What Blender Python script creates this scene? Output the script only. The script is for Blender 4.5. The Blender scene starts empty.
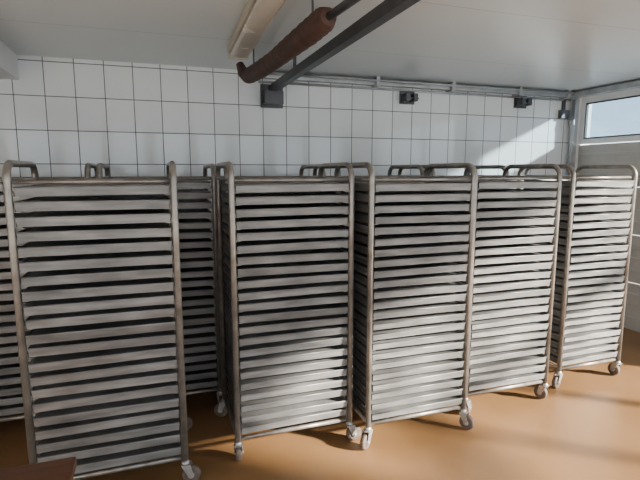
import bpy, bmesh, math, random
from mathutils import Vector, Matrix
random.seed(7)
S = bpy.context.scene
COL = S.collection

# ---------------------------------------------------------------- materials
def new_mat(name):
    m = bpy.data.materials.new(name); m.use_nodes = True
    nt = m.node_tree
    b = nt.nodes["Principled BSDF"]
    return m, nt, b
def N(nt, t, **kw):
    n = nt.nodes.new(t)
    for k, v in kw.items(): setattr(n, k, v)
    return n
def ramp(nt, c0, c1, p0=0.0, p1=1.0):
    r = N(nt, 'ShaderNodeValToRGB')
    r.color_ramp.elements[0].color = (*c0, 1); r.color_ramp.elements[0].position = p0
    r.color_ramp.elements[1].color = (*c1, 1); r.color_ramp.elements[1].position = p1
    return r
def noise_mat(name, c0, c1, scale=5, rough=0.5, metal=0.0, stretch=(1,1,1), bump=0.0, rr=0.1, p0=.3, p1=.7, island=0.0, mottle=None):
    m, nt, b = new_mat(name)
    tc = N(nt, 'ShaderNodeTexCoord'); mp = N(nt, 'ShaderNodeMapping')
    mp.inputs['Scale'].default_value = stretch
    nz = N(nt, 'ShaderNodeTexNoise'); nz.inputs['Scale'].default_value = scale
    nz.inputs['Detail'].default_value = 6
    nt.links.new(tc.outputs['Object'], mp.inputs[0]); nt.links.new(mp.outputs[0], nz.inputs['Vector'])
    r = ramp(nt, c0, c1, p0, p1)
    nt.links.new(nz.outputs['Fac'], r.inputs[0])
    out = r.outputs[0]
    if mottle:  # darker blotches multiplied in by a second noise
        n2 = N(nt, 'ShaderNodeTexNoise'); n2.inputs['Scale'].default_value = mottle[1]; n2.inputs['Detail'].default_value = 3
        nt.links.new(tc.outputs['Object'], n2.inputs['Vector'])
        r2 = ramp(nt, (0,0,0), (1,1,1), .40, .65); nt.links.new(n2.outputs['Fac'], r2.inputs[0])
        mx = N(nt, 'ShaderNodeMix', data_type='RGBA', blend_type='MULTIPLY')
        mx.inputs['B'].default_value = (*mottle[0], 1)
        nt.links.new(r2.outputs[0], mx.inputs['Factor']); nt.links.new(out, mx.inputs['A']); out = mx.outputs['Result']
    if island > 0:
        g = N(nt, 'ShaderNodeNewGeometry')
        mr = N(nt, 'ShaderNodeMapRange')
        mr.inputs['To Min'].default_value = 1 - island; mr.inputs['To Max'].default_value = 1 + island * .5
        nt.links.new(g.outputs['Random Per Island'], mr.inputs['Value'])
        hs = N(nt, 'ShaderNodeHueSaturation')
        nt.links.new(mr.outputs[0], hs.inputs['Value']); nt.links.new(out, hs.inputs['Color'])
        out = hs.outputs[0]
    nt.links.new(out, b.inputs['Base Color'])
    b.inputs['Metallic'].default_value = metal
    mr2 = N(nt, 'ShaderNodeMapRange')
    mr2.inputs['To Min'].default_value = max(0, rough - rr); mr2.inputs['To Max'].default_value = rough + rr
    nt.links.new(nz.outputs['Fac'], mr2.inputs['Value']); nt.links.new(mr2.outputs[0], b.inputs['Roughness'])
    if bump:
        bp = N(nt, 'ShaderNodeBump'); bp.inputs['Strength'].default_value = bump; bp.inputs['Distance'].default_value = .01
        nt.links.new(nz.outputs['Fac'], bp.inputs['Height']); nt.links.new(bp.outputs[0], b.inputs['Normal'])
    return m

def tile_mat():
    m, nt, b = new_mat('white_wall_tiles')
    tc = N(nt, 'ShaderNodeTexCoord'); sx = N(nt, 'ShaderNodeSeparateXYZ'); cx = N(nt, 'ShaderNodeCombineXYZ')
    nt.links.new(tc.outputs['Object'], sx.inputs[0])
    ax = N(nt, 'ShaderNodeMath', operation='ADD'); ax.inputs[1].default_value = .837 + .235*20
    az = N(nt, 'ShaderNodeMath', operation='ADD'); az.inputs[1].default_value = -2.094 + .285*20
    nt.links.new(sx.outputs[0], ax.inputs[0]); nt.links.new(sx.outputs[2], az.inputs[0])
    nt.links.new(ax.outputs[0], cx.inputs[0]); nt.links.new(az.outputs[0], cx.inputs[1])
    br = N(nt, 'ShaderNodeTexBrick'); br.offset = 0; br.squash = 1
    br.inputs['Scale'].default_value = 1; br.inputs['Brick Width'].default_value = .235
    br.inputs['Row Height'].default_value = .285; br.inputs['Mortar Size'].default_value = .0042
    br.inputs['Mortar Smooth'].default_value = .2
    br.inputs['Color1'].default_value = (.80,.85,.88,1); br.inputs['Color2'].default_value = (.77,.82,.85,1)
    br.inputs['Mortar'].default_value = (.12,.135,.15,1)
    nt.links.new(cx.outputs[0], br.inputs['Vector'])
    nt.links.new(br.outputs['Color'], b.inputs['Base Color'])
    mr = N(nt, 'ShaderNodeMapRange'); mr.inputs['To Min'].default_value = .08; mr.inputs['To Max'].default_value = .8
    nt.links.new(br.outputs['Fac'], mr.inputs['Value']); nt.links.new(mr.outputs[0], b.inputs['Roughness'])
    b.inputs['IOR'].default_value = 1.6
    nz = N(nt, 'ShaderNodeTexNoise'); nz.inputs['Scale'].default_value = 4
    nt.links.new(tc.outputs['Object'], nz.inputs['Vector'])
    ad = N(nt, 'ShaderNodeMath', operation='MULTIPLY_ADD'); ad.inputs[1].default_value = -1.0
    nt.links.new(br.outputs['Fac'], ad.inputs[0]); nt.links.new(nz.outputs['Fac'], ad.inputs[2])
    bp = N(nt, 'ShaderNodeBump'); bp.inputs['Strength'].default_value = .25; bp.inputs['Distance'].default_value = .004
    nt.links.new(ad.outputs[0], bp.inputs['Height']); nt.links.new(bp.outputs[0], b.inputs['Normal'])
    return m

def ceil_mat():
    m, nt, b = new_mat('ceiling_panels')
    tc = N(nt, 'ShaderNodeTexCoord')
    br = N(nt, 'ShaderNodeTexBrick'); br.offset = 0
    br.inputs['Scale'].default_value = 1; br.inputs['Brick Width'].default_value = 30
    br.inputs['Row Height'].default_value = 1.15; br.inputs['Mortar Size'].default_value = .004
    br.inputs['Color1'].default_value = (.66,.71,.74,1); br.inputs['Color2'].default_value = (.66,.71,.74,1)
    br.inputs['Mortar'].default_value = (.42,.44,.45,1)
    mp = N(nt, 'ShaderNodeMapping'); mp.inputs['Location'].default_value = (15, 10.1, 0)
    nt.links.new(tc.outputs['Object'], mp.inputs[0]); nt.links.new(mp.outputs[0], br.inputs['Vector'])
    nt.links.new(br.outputs['Color'], b.inputs['Base Color'])
    b.inputs['Roughness'].default_value = .3
    return m

M_TILE = tile_mat(); M_CEIL = ceil_mat()
M_FLOOR = noise_mat('epoxy_floor', (.205,.108,.043), (.285,.158,.068), scale=1.6, rough=.45, rr=.12, bump=.05)
M_WHITE = noise_mat('white_paint', (.70,.73,.75), (.78,.81,.82), scale=3, rough=.5)
M_PANEL = noise_mat('door_panel_paint', (.38,.36,.34), (.47,.45,.42), scale=3, rough=.45)
M_TRAY = noise_mat('aluminium_trays', (.155,.162,.168), (.33,.34,.345), scale=3.0, rough=.40, metal=.3, stretch=(1.2,1,10), rr=.14, island=.25, mottle=((.72,.72,.72), 3.0))
M_TUBE = noise_mat('steel_tube', (.20,.19,.175), (.36,.345,.325), scale=14, rough=.36, metal=.6)
M_FORK = noise_mat('castor_steel', (.32,.32,.32), (.52,.52,.52), scale=20, rough=.4, metal=.6)
M_WHEEL = noise_mat('castor_tyre', (.08,.06,.05), (.15,.12,.10), scale=25, rough=.6)
M_RAIL = noise_mat('dark_steel', (.06,.065,.075), (.11,.115,.13), scale=8, rough=.45, metal=.5)
M_GALV = noise_mat('galvanised_steel', (.34,.36,.38), (.50,.52,.54), scale=9, rough=.4, metal=.5)
M_HOSE = noise_mat('rusty_hose', (.048,.026,.022), (.10,.052,.040), scale=12, rough=.65, bump=.4)
M_LAMPB = noise_mat('lamp_housing', (.48,.45,.38), (.58,.55,.47), scale=4, rough=.5)
M_DIFF = noise_mat('lamp_diffuser', (.62,.60,.53), (.72,.69,.61), scale=4, rough=.25)
M_WOOD = noise_mat('brown_wood', (.07,.027,.014), (.14,.058,.032), scale=4, rough=.35, stretch=(1,12,1))
M_BLACK = noise_mat('rubber_seal', (.02,.02,.02), (.04,.04,.04), scale=8, rough=.6)
M_YARD = noise_mat('yard_paving', (.36,.36,.35), (.46,.45,.43), scale=2, rough=.9)
def glass():
    m, nt, b = new_mat('window_glass')
    nt.nodes.remove(b)
    o = nt.nodes['Material Output']
    tr = N(nt, 'ShaderNodeBsdfTransparent'); tr.inputs[0].default_value = (.60,.70,.77,1)
    gl = N(nt, 'ShaderNodeBsdfGlossy'); gl.inputs['Roughness'].default_value = .03
    mx = N(nt, 'ShaderNodeMixShader'); mx.inputs[0].default_value = .07
    nt.links.new(tr.outputs[0], mx.inputs[1]); nt.links.new(gl.outputs[0], mx.inputs[2]); nt.links.new(mx.outputs[0], o.inputs[0])
    return m
M_GLASS = glass()

# ---------------------------------------------------------------- mesh helpers
def box(bm, x0, x1, y0, y1, z0, z1, mi=0):
    vs = [bm.verts.new((x, y, z)) for z in (z0, z1) for y in (y0, y1) for x in (x0, x1)]
    for f in ((0,2,3,1),(4,5,7,6),(0,1,5,4),(2,6,7,3),(0,4,6,2),(1,3,7,5)):
        fc = bm.faces.new([vs[i] for i in f]); fc.material_index = mi
def tube(bm, pts, r, seg=10, mi=0, cap=True, radii=None):
    pts = [Vector(p) for p in pts]; rings = []
    up = None
    for i, p in enumerate(pts):
        if i == 0: t = pts[1] - p
        elif i == len(pts)-1: t = p - pts[i-1]
        else: t = (pts[i+1]-p).normalized() + (p-pts[i-1]).normalized()
        t.normalize()
        if up is None:
            up = t.orthogonal().normalized()
        else:
            up = (up - t*up.dot(t)).normalized()
        sd = t.cross(up)
        rr = radii[i] if radii else r
        rings.append([bm.verts.new(p + rr*(math.cos(a)*up + math.sin(a)*sd)) for a in [2*math.pi*k/seg for k in range(seg)]])
    for a, b in zip(rings[:-1], rings[1:]):
        for k in range(seg):
            f = bm.faces.new((a[k], a[(k+1)%seg], b[(k+1)%seg], b[k])); f.smooth = True; f.material_index = mi
    if cap:
        f = bm.faces.new(rings[0][::-1]); f.material_index = mi
        f = bm.faces.new(rings[-1]); f.material_index = mi
def lathe(bm, prof, M, seg=20, mi=0):
    rings = []
    for a, r in prof:
        rings.append([bm.verts.new(M @ Vector((a, r*math.cos(t), r*math.sin(t)))) for t in [2*math.pi*k/seg for k in range(seg)]])
    for a, b in zip(rings[:-1], rings[1:]):
        for k in range(seg):
            f = bm.faces.new((a[k], a[(k+1)%seg], b[(k+1)%seg], b[k])); f.smooth = True; f.material_index = mi
    for rg in (rings[0], rings[-1]):
        f = bm.faces.new(rg); f.material_index = mi
def finish(bm, name, mats, parent=None, loc=(0,0,0), bevel=0):
    bmesh.ops.recalc_face_normals(bm, faces=bm.faces)
    me = bpy.data.meshes.new(name); bm.to_mesh(me); bm.free()
    for m in mats: me.materials.append(m)
    o = bpy.data.objects.new(name, me); COL.objects.link(o); o.location = loc
    if parent: o.parent = parent
    if bevel:
        md = o.modifiers.new('bevel', 'BEVEL'); md.width = bevel; md.segments = 2; md.limit_method = 'ANGLE'
    return o
def empty(name, loc=(0,0,0), rz=0):
    e = bpy.data.objects.new(name, None); COL.objects.link(e); e.location = loc; e.rotation_euler = (0,0,rz); e.empty_display_size = .2
    return e
def simple(name, boxes, mats, bevel=0):
    bm = bmesh.new()
    for b in boxes: box(bm, *b)
    return finish(bm, name, mats, bevel=bevel)

# ---------------------------------------------------------------- room
WY = 4.74; WX = 4.90; CZ = 2.70; LX = -3.2; FY = -2.2
simple('floor', [(LX-.2, WX+.2, FY-.2, WY+.2, -.1, 0)], [M_FLOOR])
simple('ceiling', [(LX-.2, WX+.2, FY-.2, WY+.2, CZ, CZ+.15)], [M_CEIL])
simple('wall_back', [(LX-.2, WX+.2, WY, WY+.2, 0, CZ)], [M_TILE])
simple('wall_left', [(LX-.2, LX, FY, WY, 0, CZ)], [M_WHITE])
fw = [(LX-.2, -2.8, FY-.2, FY, 0, CZ), (4.6, WX+.2, FY-.2, FY, 0, CZ), (-2.8, 4.6, FY-.2, FY, 2.64, CZ)]
for k in range(1, 8): fw.append((-2.8+.925*k-.10, -2.8+.925*k+.10, FY-.1, FY-.04, 0, 2.64))  # unseen posts, added to put a vertical pattern into the tile reflections
simple('wall_front', fw, [M_WHITE])
DY0, DY1 = 2.65, 4.62
OY0, OY1 = -.88, 2.30
simple('wall_right', [(WX, WX+.2, FY, OY0, 0, CZ), (WX, WX+.2, OY1, DY0, 0, CZ), (WX, WX+.2, DY1, WY, 0, CZ),
                      (WX, WX+.2, OY0, OY1, 2.64, CZ), (WX, WX+.2, DY0, DY1, 2.64, CZ),
                      (WX+.05, WX+.10, .10, .18, 0, 2.64), (WX+.05, WX+.10, 1.15, 1.23, 0, 2.64), (WX+.05, WX+.10, OY0, OY1, 1.50, 1.62)], [M_WHITE])  # last three: out-of-view posts and crossbar, added to break the sun into strips
d = empty('door_1', (WX, 0, 0))
bm = bmesh.new()
for z0, z1 in ((0.0,.52),(.53,1.05),(1.06,1.57),(1.58,2.06)):
    box(bm, .04, .08, DY0, DY1, z0, z1)
    for k in range(1, 4):
        zz = z0 + (z1-z0)*k/4
        box(bm, .034, .045, DY0+.02, DY1-.02, zz-.02, zz+.02)
finish(bm, 'door_panels', [M_PANEL], d, bevel=.004)
bm = bmesh.new()
box(bm, .03, .08, DY0, DY1, 2.07, 2.13); box(bm, .03, .08, DY0, DY1, 2.55, 2.64)
for y in (DY0, DY0+.93, DY1-.07): box(bm, .03, .08, y, y+.07, 2.13, 2.55)
finish(bm, 'window_frame', [M_WHITE], d, bevel=.004)
bm = bmesh.new()
for a, b in ((DY0+.07, DY0+.93), (DY0+1.0, DY1-.07)):
    for t in ((a, a+.015, 2.13, 2.55), (b-.015, b, 2.13, 2.55), (a+.015, b-.015, 2.13, 2.145), (a+.015, b-.015, 2.535, 2.55)):
        box(bm, .028, .06, *t)
finish(bm, 'window_seal', [M_BLACK], d)
bm = bmesh.new()
for a, b in ((DY0+.085, DY0+.915), (DY0+1.015, DY1-.085)): box(bm, .05, .055, a, b, 2.145, 2.535)
finish(bm, 'window_1', [M_GLASS], d)
bm = bmesh.new()
for y in (DY0-.05, DY1+.0):
    box(bm, -.06, 0, y, y+.05, 0, 2.6)
    for k in range(5): box(bm, -.075, -.06, y-.01, y+.06, .3+.5*k, .36+.5*k)
finish(bm, 'door_tracks', [M_GALV], d)
bm = bmesh.new(); box(bm, -.10, 0, DY0-.05, DY1+.05, 2.62, 2.68); finish(bm, 'door_lintel_rail', [M_GALV], d)

simple('trim_ceiling_beam', [(-1.75, -1.02, FY, WY, 2.50, CZ)], [M_WHITE])

# ---------------------------------------------------------------- racks
def arc_frame(x, dp, ztop, zbot, r=.075, n=6):
    P = [(x, 0, zbot), (x, 0, ztop - r)]
    for k in range(1, n+1):
        a = math.pi/2*k/n; P.append((x, r - r*math.cos(a), ztop - r + r*math.sin(a)))
    for k in range(0, n+1):
        a = math.pi/2*k/n; P.append((x, dp - r + r*math.sin(a), ztop - r + r*math.cos(a)))
    P.append((x, dp, zbot)); return P
def castor(bm, x, y, ang):
    T = Matrix.Translation((x, y, 0)) @ Matrix.Rotation(ang, 4, 'Z')
    def bx(*a, mi=0):
        n0 = len(bm.verts); box(bm, *a, mi); bm.verts.ensure_lookup_table()
        for v in bm.verts[n0:]: v.co = T @ v.co
    R = .052
    W = T @ Matrix.Translation((0, .03, R))
    lathe(bm, [(-.014,.018),(-.016,.040),(-.013,R-.003),(-.006,R),(.006,R),(.013,R-.003),(.016,.040),(.014,.018)], W, 24, 1)
    lathe(bm, [(-.021,.004),(-.021,.018),(.021,.018),(.021,.004)], W, 12, 0)
    lathe(bm, [(-.030,.004),(-.030,.008),(.030,.008),(.030,.004)], W, 8, 0)
    for s in (-1, 1):
        x0 = s*.024
        vs = []
        for dx in (-.0015, .0015):
            for (yy, zz) in ((-.022,.118),(.030,.118),(.046,.05),(.034,.038),(.020,.042)):
                vs.append(bm.verts.new(T @ Vector((x0+dx, yy, zz))))
        n = 5
        bm.faces.new(vs[:n]); bm.faces.new(vs[n:][::-1])
        for k in range(n): bm.faces.new((vs[k], vs[(k+1)%n], vs[n+(k+1)%n], vs[n+k]))
    bx(-.026, .026, -.022, .030, .114, .119)
    Z = T @ Matrix.Translation((0,0,.118)) @ Matrix.Rotation(-math.pi/2, 4, 'Y')
    lathe(bm, [(0,.022),(.008,.024),(.014,.020),(.03,.012)], Z, 14, 0)

def rack(wx, wy, w=.76, dp=.58, n=20, rz=0.0, ztop=1.785, seed=0):
    rnd = random.Random(seed)
    e = empty('bakery_rack_trolley', (wx, wy, 0), rz)
    r = .018
    bm = bmesh.new()
    zb = .14
    for x in (r, w-r):
        tube(bm, arc_frame(x, dp, ztop, zb), r)
        tube(bm, [(x, 0, .165), (x, dp, .165)], .014, 8)
        tube(bm, [(x, 0, 1.70), (x, dp, 1.70)], .010, 8)
    for y in (0.012, dp-.012):
        tube(bm, [(r, y, .150), (w-r, y, .150)], .014, 8)
        tube(bm, [(r, y, 1.697), (w-r, y, 1.697)], .010, 8)
    finish(bm, 'tubular_frame', [M_TUBE], e)
    z0, z1 = .185, 1.632
    pitch = (z1-z0)/(n-1)
    bm = bmesh.new(); rb = bmesh.new()
    for k in range(n):
        z = z0 + pitch*k
        for x, s in ((2*r, 1), (w-2*r, -1)):
            xa, xb = sorted((x, x+s*.028)); box(rb, xa, xb, .0, dp, z-.006, z-.003)
            xa, xb = sorted((x, x+s*.003)); box(rb, xa, xb, .0, dp, z-.003, z+.016)
        dy = rnd.uniform(-.006, .010); tl = rnd.uniform(-.003, .003)
        xa, xb = 2*r+.004, w-2*r-.004; ya, yb = -.012+dy, dp-.03+dy
        n0 = len(bm.verts)
        h = pitch*.62; t = .004
        O = [bm.verts.new((x, y, zz)) for zz, o in ((z-.002, .004), (z+h, 0)) for x, y in ((xa+o,ya+o),(xb-o,ya+o),(xb-o,yb-o),(xa+o,yb-o))]
        I = [bm.verts.new((x, y, zz)) for zz, o in ((z+h, t), (z+h*.75, t+.004)) for x, y in ((xa+o,ya+o),(xb-o,ya+o),(xb-o,yb-o),(xa+o,yb-o))]
        bm.faces.new(O[:4][::-1])
        for q in range(4):
            p = (q+1) % 4
            bm.faces.new((O[q], O[p], O[4+p], O[4+q]))
            bm.faces.new((O[4+q], O[4+p], I[p], I[q]))
            bm.faces.new((I[q], I[p], I[4+p], I[4+q]))
        bm.faces.new(I[4:])
        bm.verts.ensure_lookup_table()
        for v in bm.verts[n0:]: v.co.z += tl*(v.co.x-w/2)/(w/2)
        tube(bm, [(xa, ya-.001, z+h-.003-tl), (xb, ya-.001, z+h-.003+tl)], .004, 6)
    finish(bm, 'trays', [M_TRAY], e)
    finish(rb, 'tray_runners', [M_TUBE], e)
    bm = bmesh.new()
    for x in (r, w-r):
        for y in (0.0, dp):
            castor(bm, x, y, rnd.uniform(0, 6.28))
    finish(bm, 'castors', [M_FORK, M_WHEEL], e)
    return e
R = math.radians
rack(-.665, 2.61, .78, n=21, seed=1)
rack(.39, 2.70, .76, n=22, seed=2)
rack(1.20, 2.60, .75, n=23, seed=3)
rack(2.03, 2.74, .76, n=23, seed=4)
rack(3.03, 2.88, .68, n=23, seed=5)
rack(-1.14, 3.42, .76, n=22, seed=6)
rack(-.345, 3.42, .76, n=22, seed=7)
rack(.47, 3.44, .76, n=22, seed=8)
rack(1.31, 3.42, .76, n=22, seed=9)
rack(2.16, 3.46, .76, n=22, seed=10)
rack(3.02, 3.60, .76, n=22, seed=11)
rack(-1.96, 3.44, .76, n=22, seed=12)

# ---------------------------------------------------------------- ceiling fittings
e = empty('fluorescent_ceiling_lamp', (.64, 3.10, CZ), R(-2))
bm = bmesh.new(); box(bm, -.085, .085, -.78, .78, -.055, 0); finish(bm, 'housing', [M_LAMPB], e, bevel=.008)
bm = bmesh.new(); box(bm, -.07, .07, -.76, .76, -.09, -.055); finish(bm, 'diffuser', [M_DIFF], e, bevel=.018)
bm = bmesh.new()
for y in (-.79, .765): box(bm, -.078, .078, y, y+.025, -.095, -.005)
finish(bm, 'end_caps', [M_LAMPB], e, bevel=.004)

bm = bmesh.new()
box(bm, 1.10, 1.16, .2, WY, 2.50, 2.508); box(bm, 1.10, 1.106, .2, WY, 2.508, 2.56); box(bm, 1.10, 1.16, .2, WY, 2.56, 2.568)
box(bm, 1.118, 1.142, .2, WY, 2.568, 2.58)
for y in (.6, 2.2, 3.9):
    box(bm, 1.12, 1.14, y, y+.03, 2.58, CZ)
box(bm, 1.02, 1.24, WY-.02, WY, 2.36, 2.58)
box(bm, 1.04, 1.09, WY-.14, WY-.02, 2.40, 2.46); box(bm, 1.15, 1.20, WY-.14, WY-.02, 2.40, 2.46)
box(bm, 1.03, 1.21, WY-.16, WY-.14, 2.38, 2.50)
o = finish(bm, 'ceiling_track_rail', [M_RAIL])

e = empty('exhaust_hose', (0,0,0))
bm = bmesh.new()
ctrl = [(.70,4.02,2.60,.030),(.72,3.98,2.53,.045),(.75,3.90,2.49,.060),(.78,3.6,2.485,.062),(.81,3.3,2.49,.060),(.83,3.0,2.50,.064),(.86,2.7,2.515,.068),(.88,2.5,2.53,.066),(.885,2.42,2.53,.040)]
pts=[]; rad=[]
for i in range(len(ctrl)-1):
    for k in range(8):
        t=k/8; a=ctrl[i]; b=ctrl[i+1]
        pts.append([a[j]*(1-t)+b[j]*t for j in range(3)]); rad.append((a[3]*(1-t)+b[3]*t)*(1+.035*math.sin(len(pts)*2.1)))
tube(bm, pts, .05, 16, radii=rad); finish(bm, 'hose_body', [M_HOSE], e)
bm = bmesh.new()
tube(bm, [(.885,2.46,2.53),(.93,2.06,2.54),(1.0,1.2,2.56),(1.02,.4,2.58)], .022, 10)
for x,y,z in ((.76,3.75,2.53),(.86,2.62,2.56),(.975,1.5,2.56)): tube(bm, [(x,y,z),(x,y,CZ)], .006, 6)
finish(bm, 'hose_pipe', [M_RAIL], e)

bm = bmesh.new()
box(bm, 1.0, 4.86, WY-.09, WY-.03, 2.625, 2.635); box(bm, 1.0, 4.86, WY-.09, WY-.083, 2.635, 2.675); box(bm, 1.0, 4.86, WY-.09, WY-.03, 2.675, 2.683)
tube(bm, [(1.0, WY-.02, 2.60), (4.86, WY-.02, 2.60)], .012, 8)
tube(bm, [(1.0, WY-.12, 2.665), (4.86, WY-.12, 2.665)], .014, 8)
for x in (1.3, 2.2, 3.1, 4.0, 4.7): box(bm, x, x+.04, WY-.13, WY, 2.61, CZ)
finish(bm, 'wall_cable_rail', [M_GALV])
def bracket(x, z, s=1.0):
    bm = bmesh.new()
    box(bm, x-.09*s, x+.09*s, WY-.012, WY, z-.07*s, z+.07*s)
    box(bm, x-.07*s, x-.02*s, WY-.12, WY-.012, z-.05*s, z+.03*s)
    box(bm, x+.02*s, x+.07*s, WY-.12, WY-.012, z-.05*s, z+.03*s)
    tube(bm, [(x-.085*s, WY-.10, z-.02*s), (x+.085*s, WY-.10, z-.02*s)], .012, 8)
    finish(bm, 'wall_bracket', [M_RAIL], bevel=.002)
bracket(2.62, 2.53); bracket(4.12, 2.55)
simple('junction_box', [(4.70, 4.82, WY-.06, WY, 2.38, 2.48), (4.745, 4.775, WY-.04, WY, 2.48, 2.60)], [M_RAIL], bevel=.004)

# ---------------------------------------------------------------- wooden table corner lower left
e = empty('wooden_table', (-.75, 1.35, 0))
bm = bmesh.new(); box(bm, -.45, .45, -.40, .40, .728, .763); finish(bm, 'table_top', [M_WOOD], e, bevel=.006)
bm = bmesh.new()
for x in (-.41, .35):
    for y in (-.36, .30): box(bm, x, x+.06, y, y+.06, 0, .728)
box(bm, -.38, .38, -.35, -.33, .64, .728); box(bm, -.38, .38, .33, .35, .64, .728)
box(bm, -.39, -.37, -.33, .33, .64, .728); box(bm, .37, .39, -.33, .33, .64, .728)
finish(bm, 'table_legs', [M_WOOD], e)

# ---------------------------------------------------------------- outside
simple('yard_ground', [(-95, 100, -95, 100, -.3, -.12)], [M_YARD])

# ---------------------------------------------------------------- light
w = bpy.data.worlds.new('World'); S.world = w; w.use_nodes = True
nt = w.node_tree; bg = nt.nodes['Background']
tc = N(nt, 'ShaderNodeTexCoord'); sx = N(nt, 'ShaderNodeSeparateXYZ'); rp = ramp(nt, (.85,.93,1.0), (.52,.70,.92), 0.0, .8)
nt.links.new(tc.outputs['Generated'], sx.inputs[0]); nt.links.new(sx.outputs[2], rp.inputs[0]); nt.links.new(rp.outputs[0], bg.inputs[0])
bg.inputs[1].default_value = 3.1
sd = bpy.data.lights.new('sun', 'SUN'); sd.energy = 30.0; sd.angle = R(3.5); sd.color = (1, .89, .74)
so = bpy.data.objects.new('sun', sd); COL.objects.link(so)
dv = Vector((-.75, .60, -.36)); so.rotation_euler = dv.to_track_quat('-Z', 'Y').to_euler(); so.location = (10, -6, 6)

# ---------------------------------------------------------------- camera
cd = bpy.data.cameras.new('camera'); co = bpy.data.objects.new('camera', cd); COL.objects.link(co)
cd.sensor_width = 36; cd.lens = 27; cd.clip_start = .05; cd.clip_end = 1000
co.location = (0, 0, 1.75); co.rotation_euler = (R(90-8.2), 0, R(-19))
S.camera = co
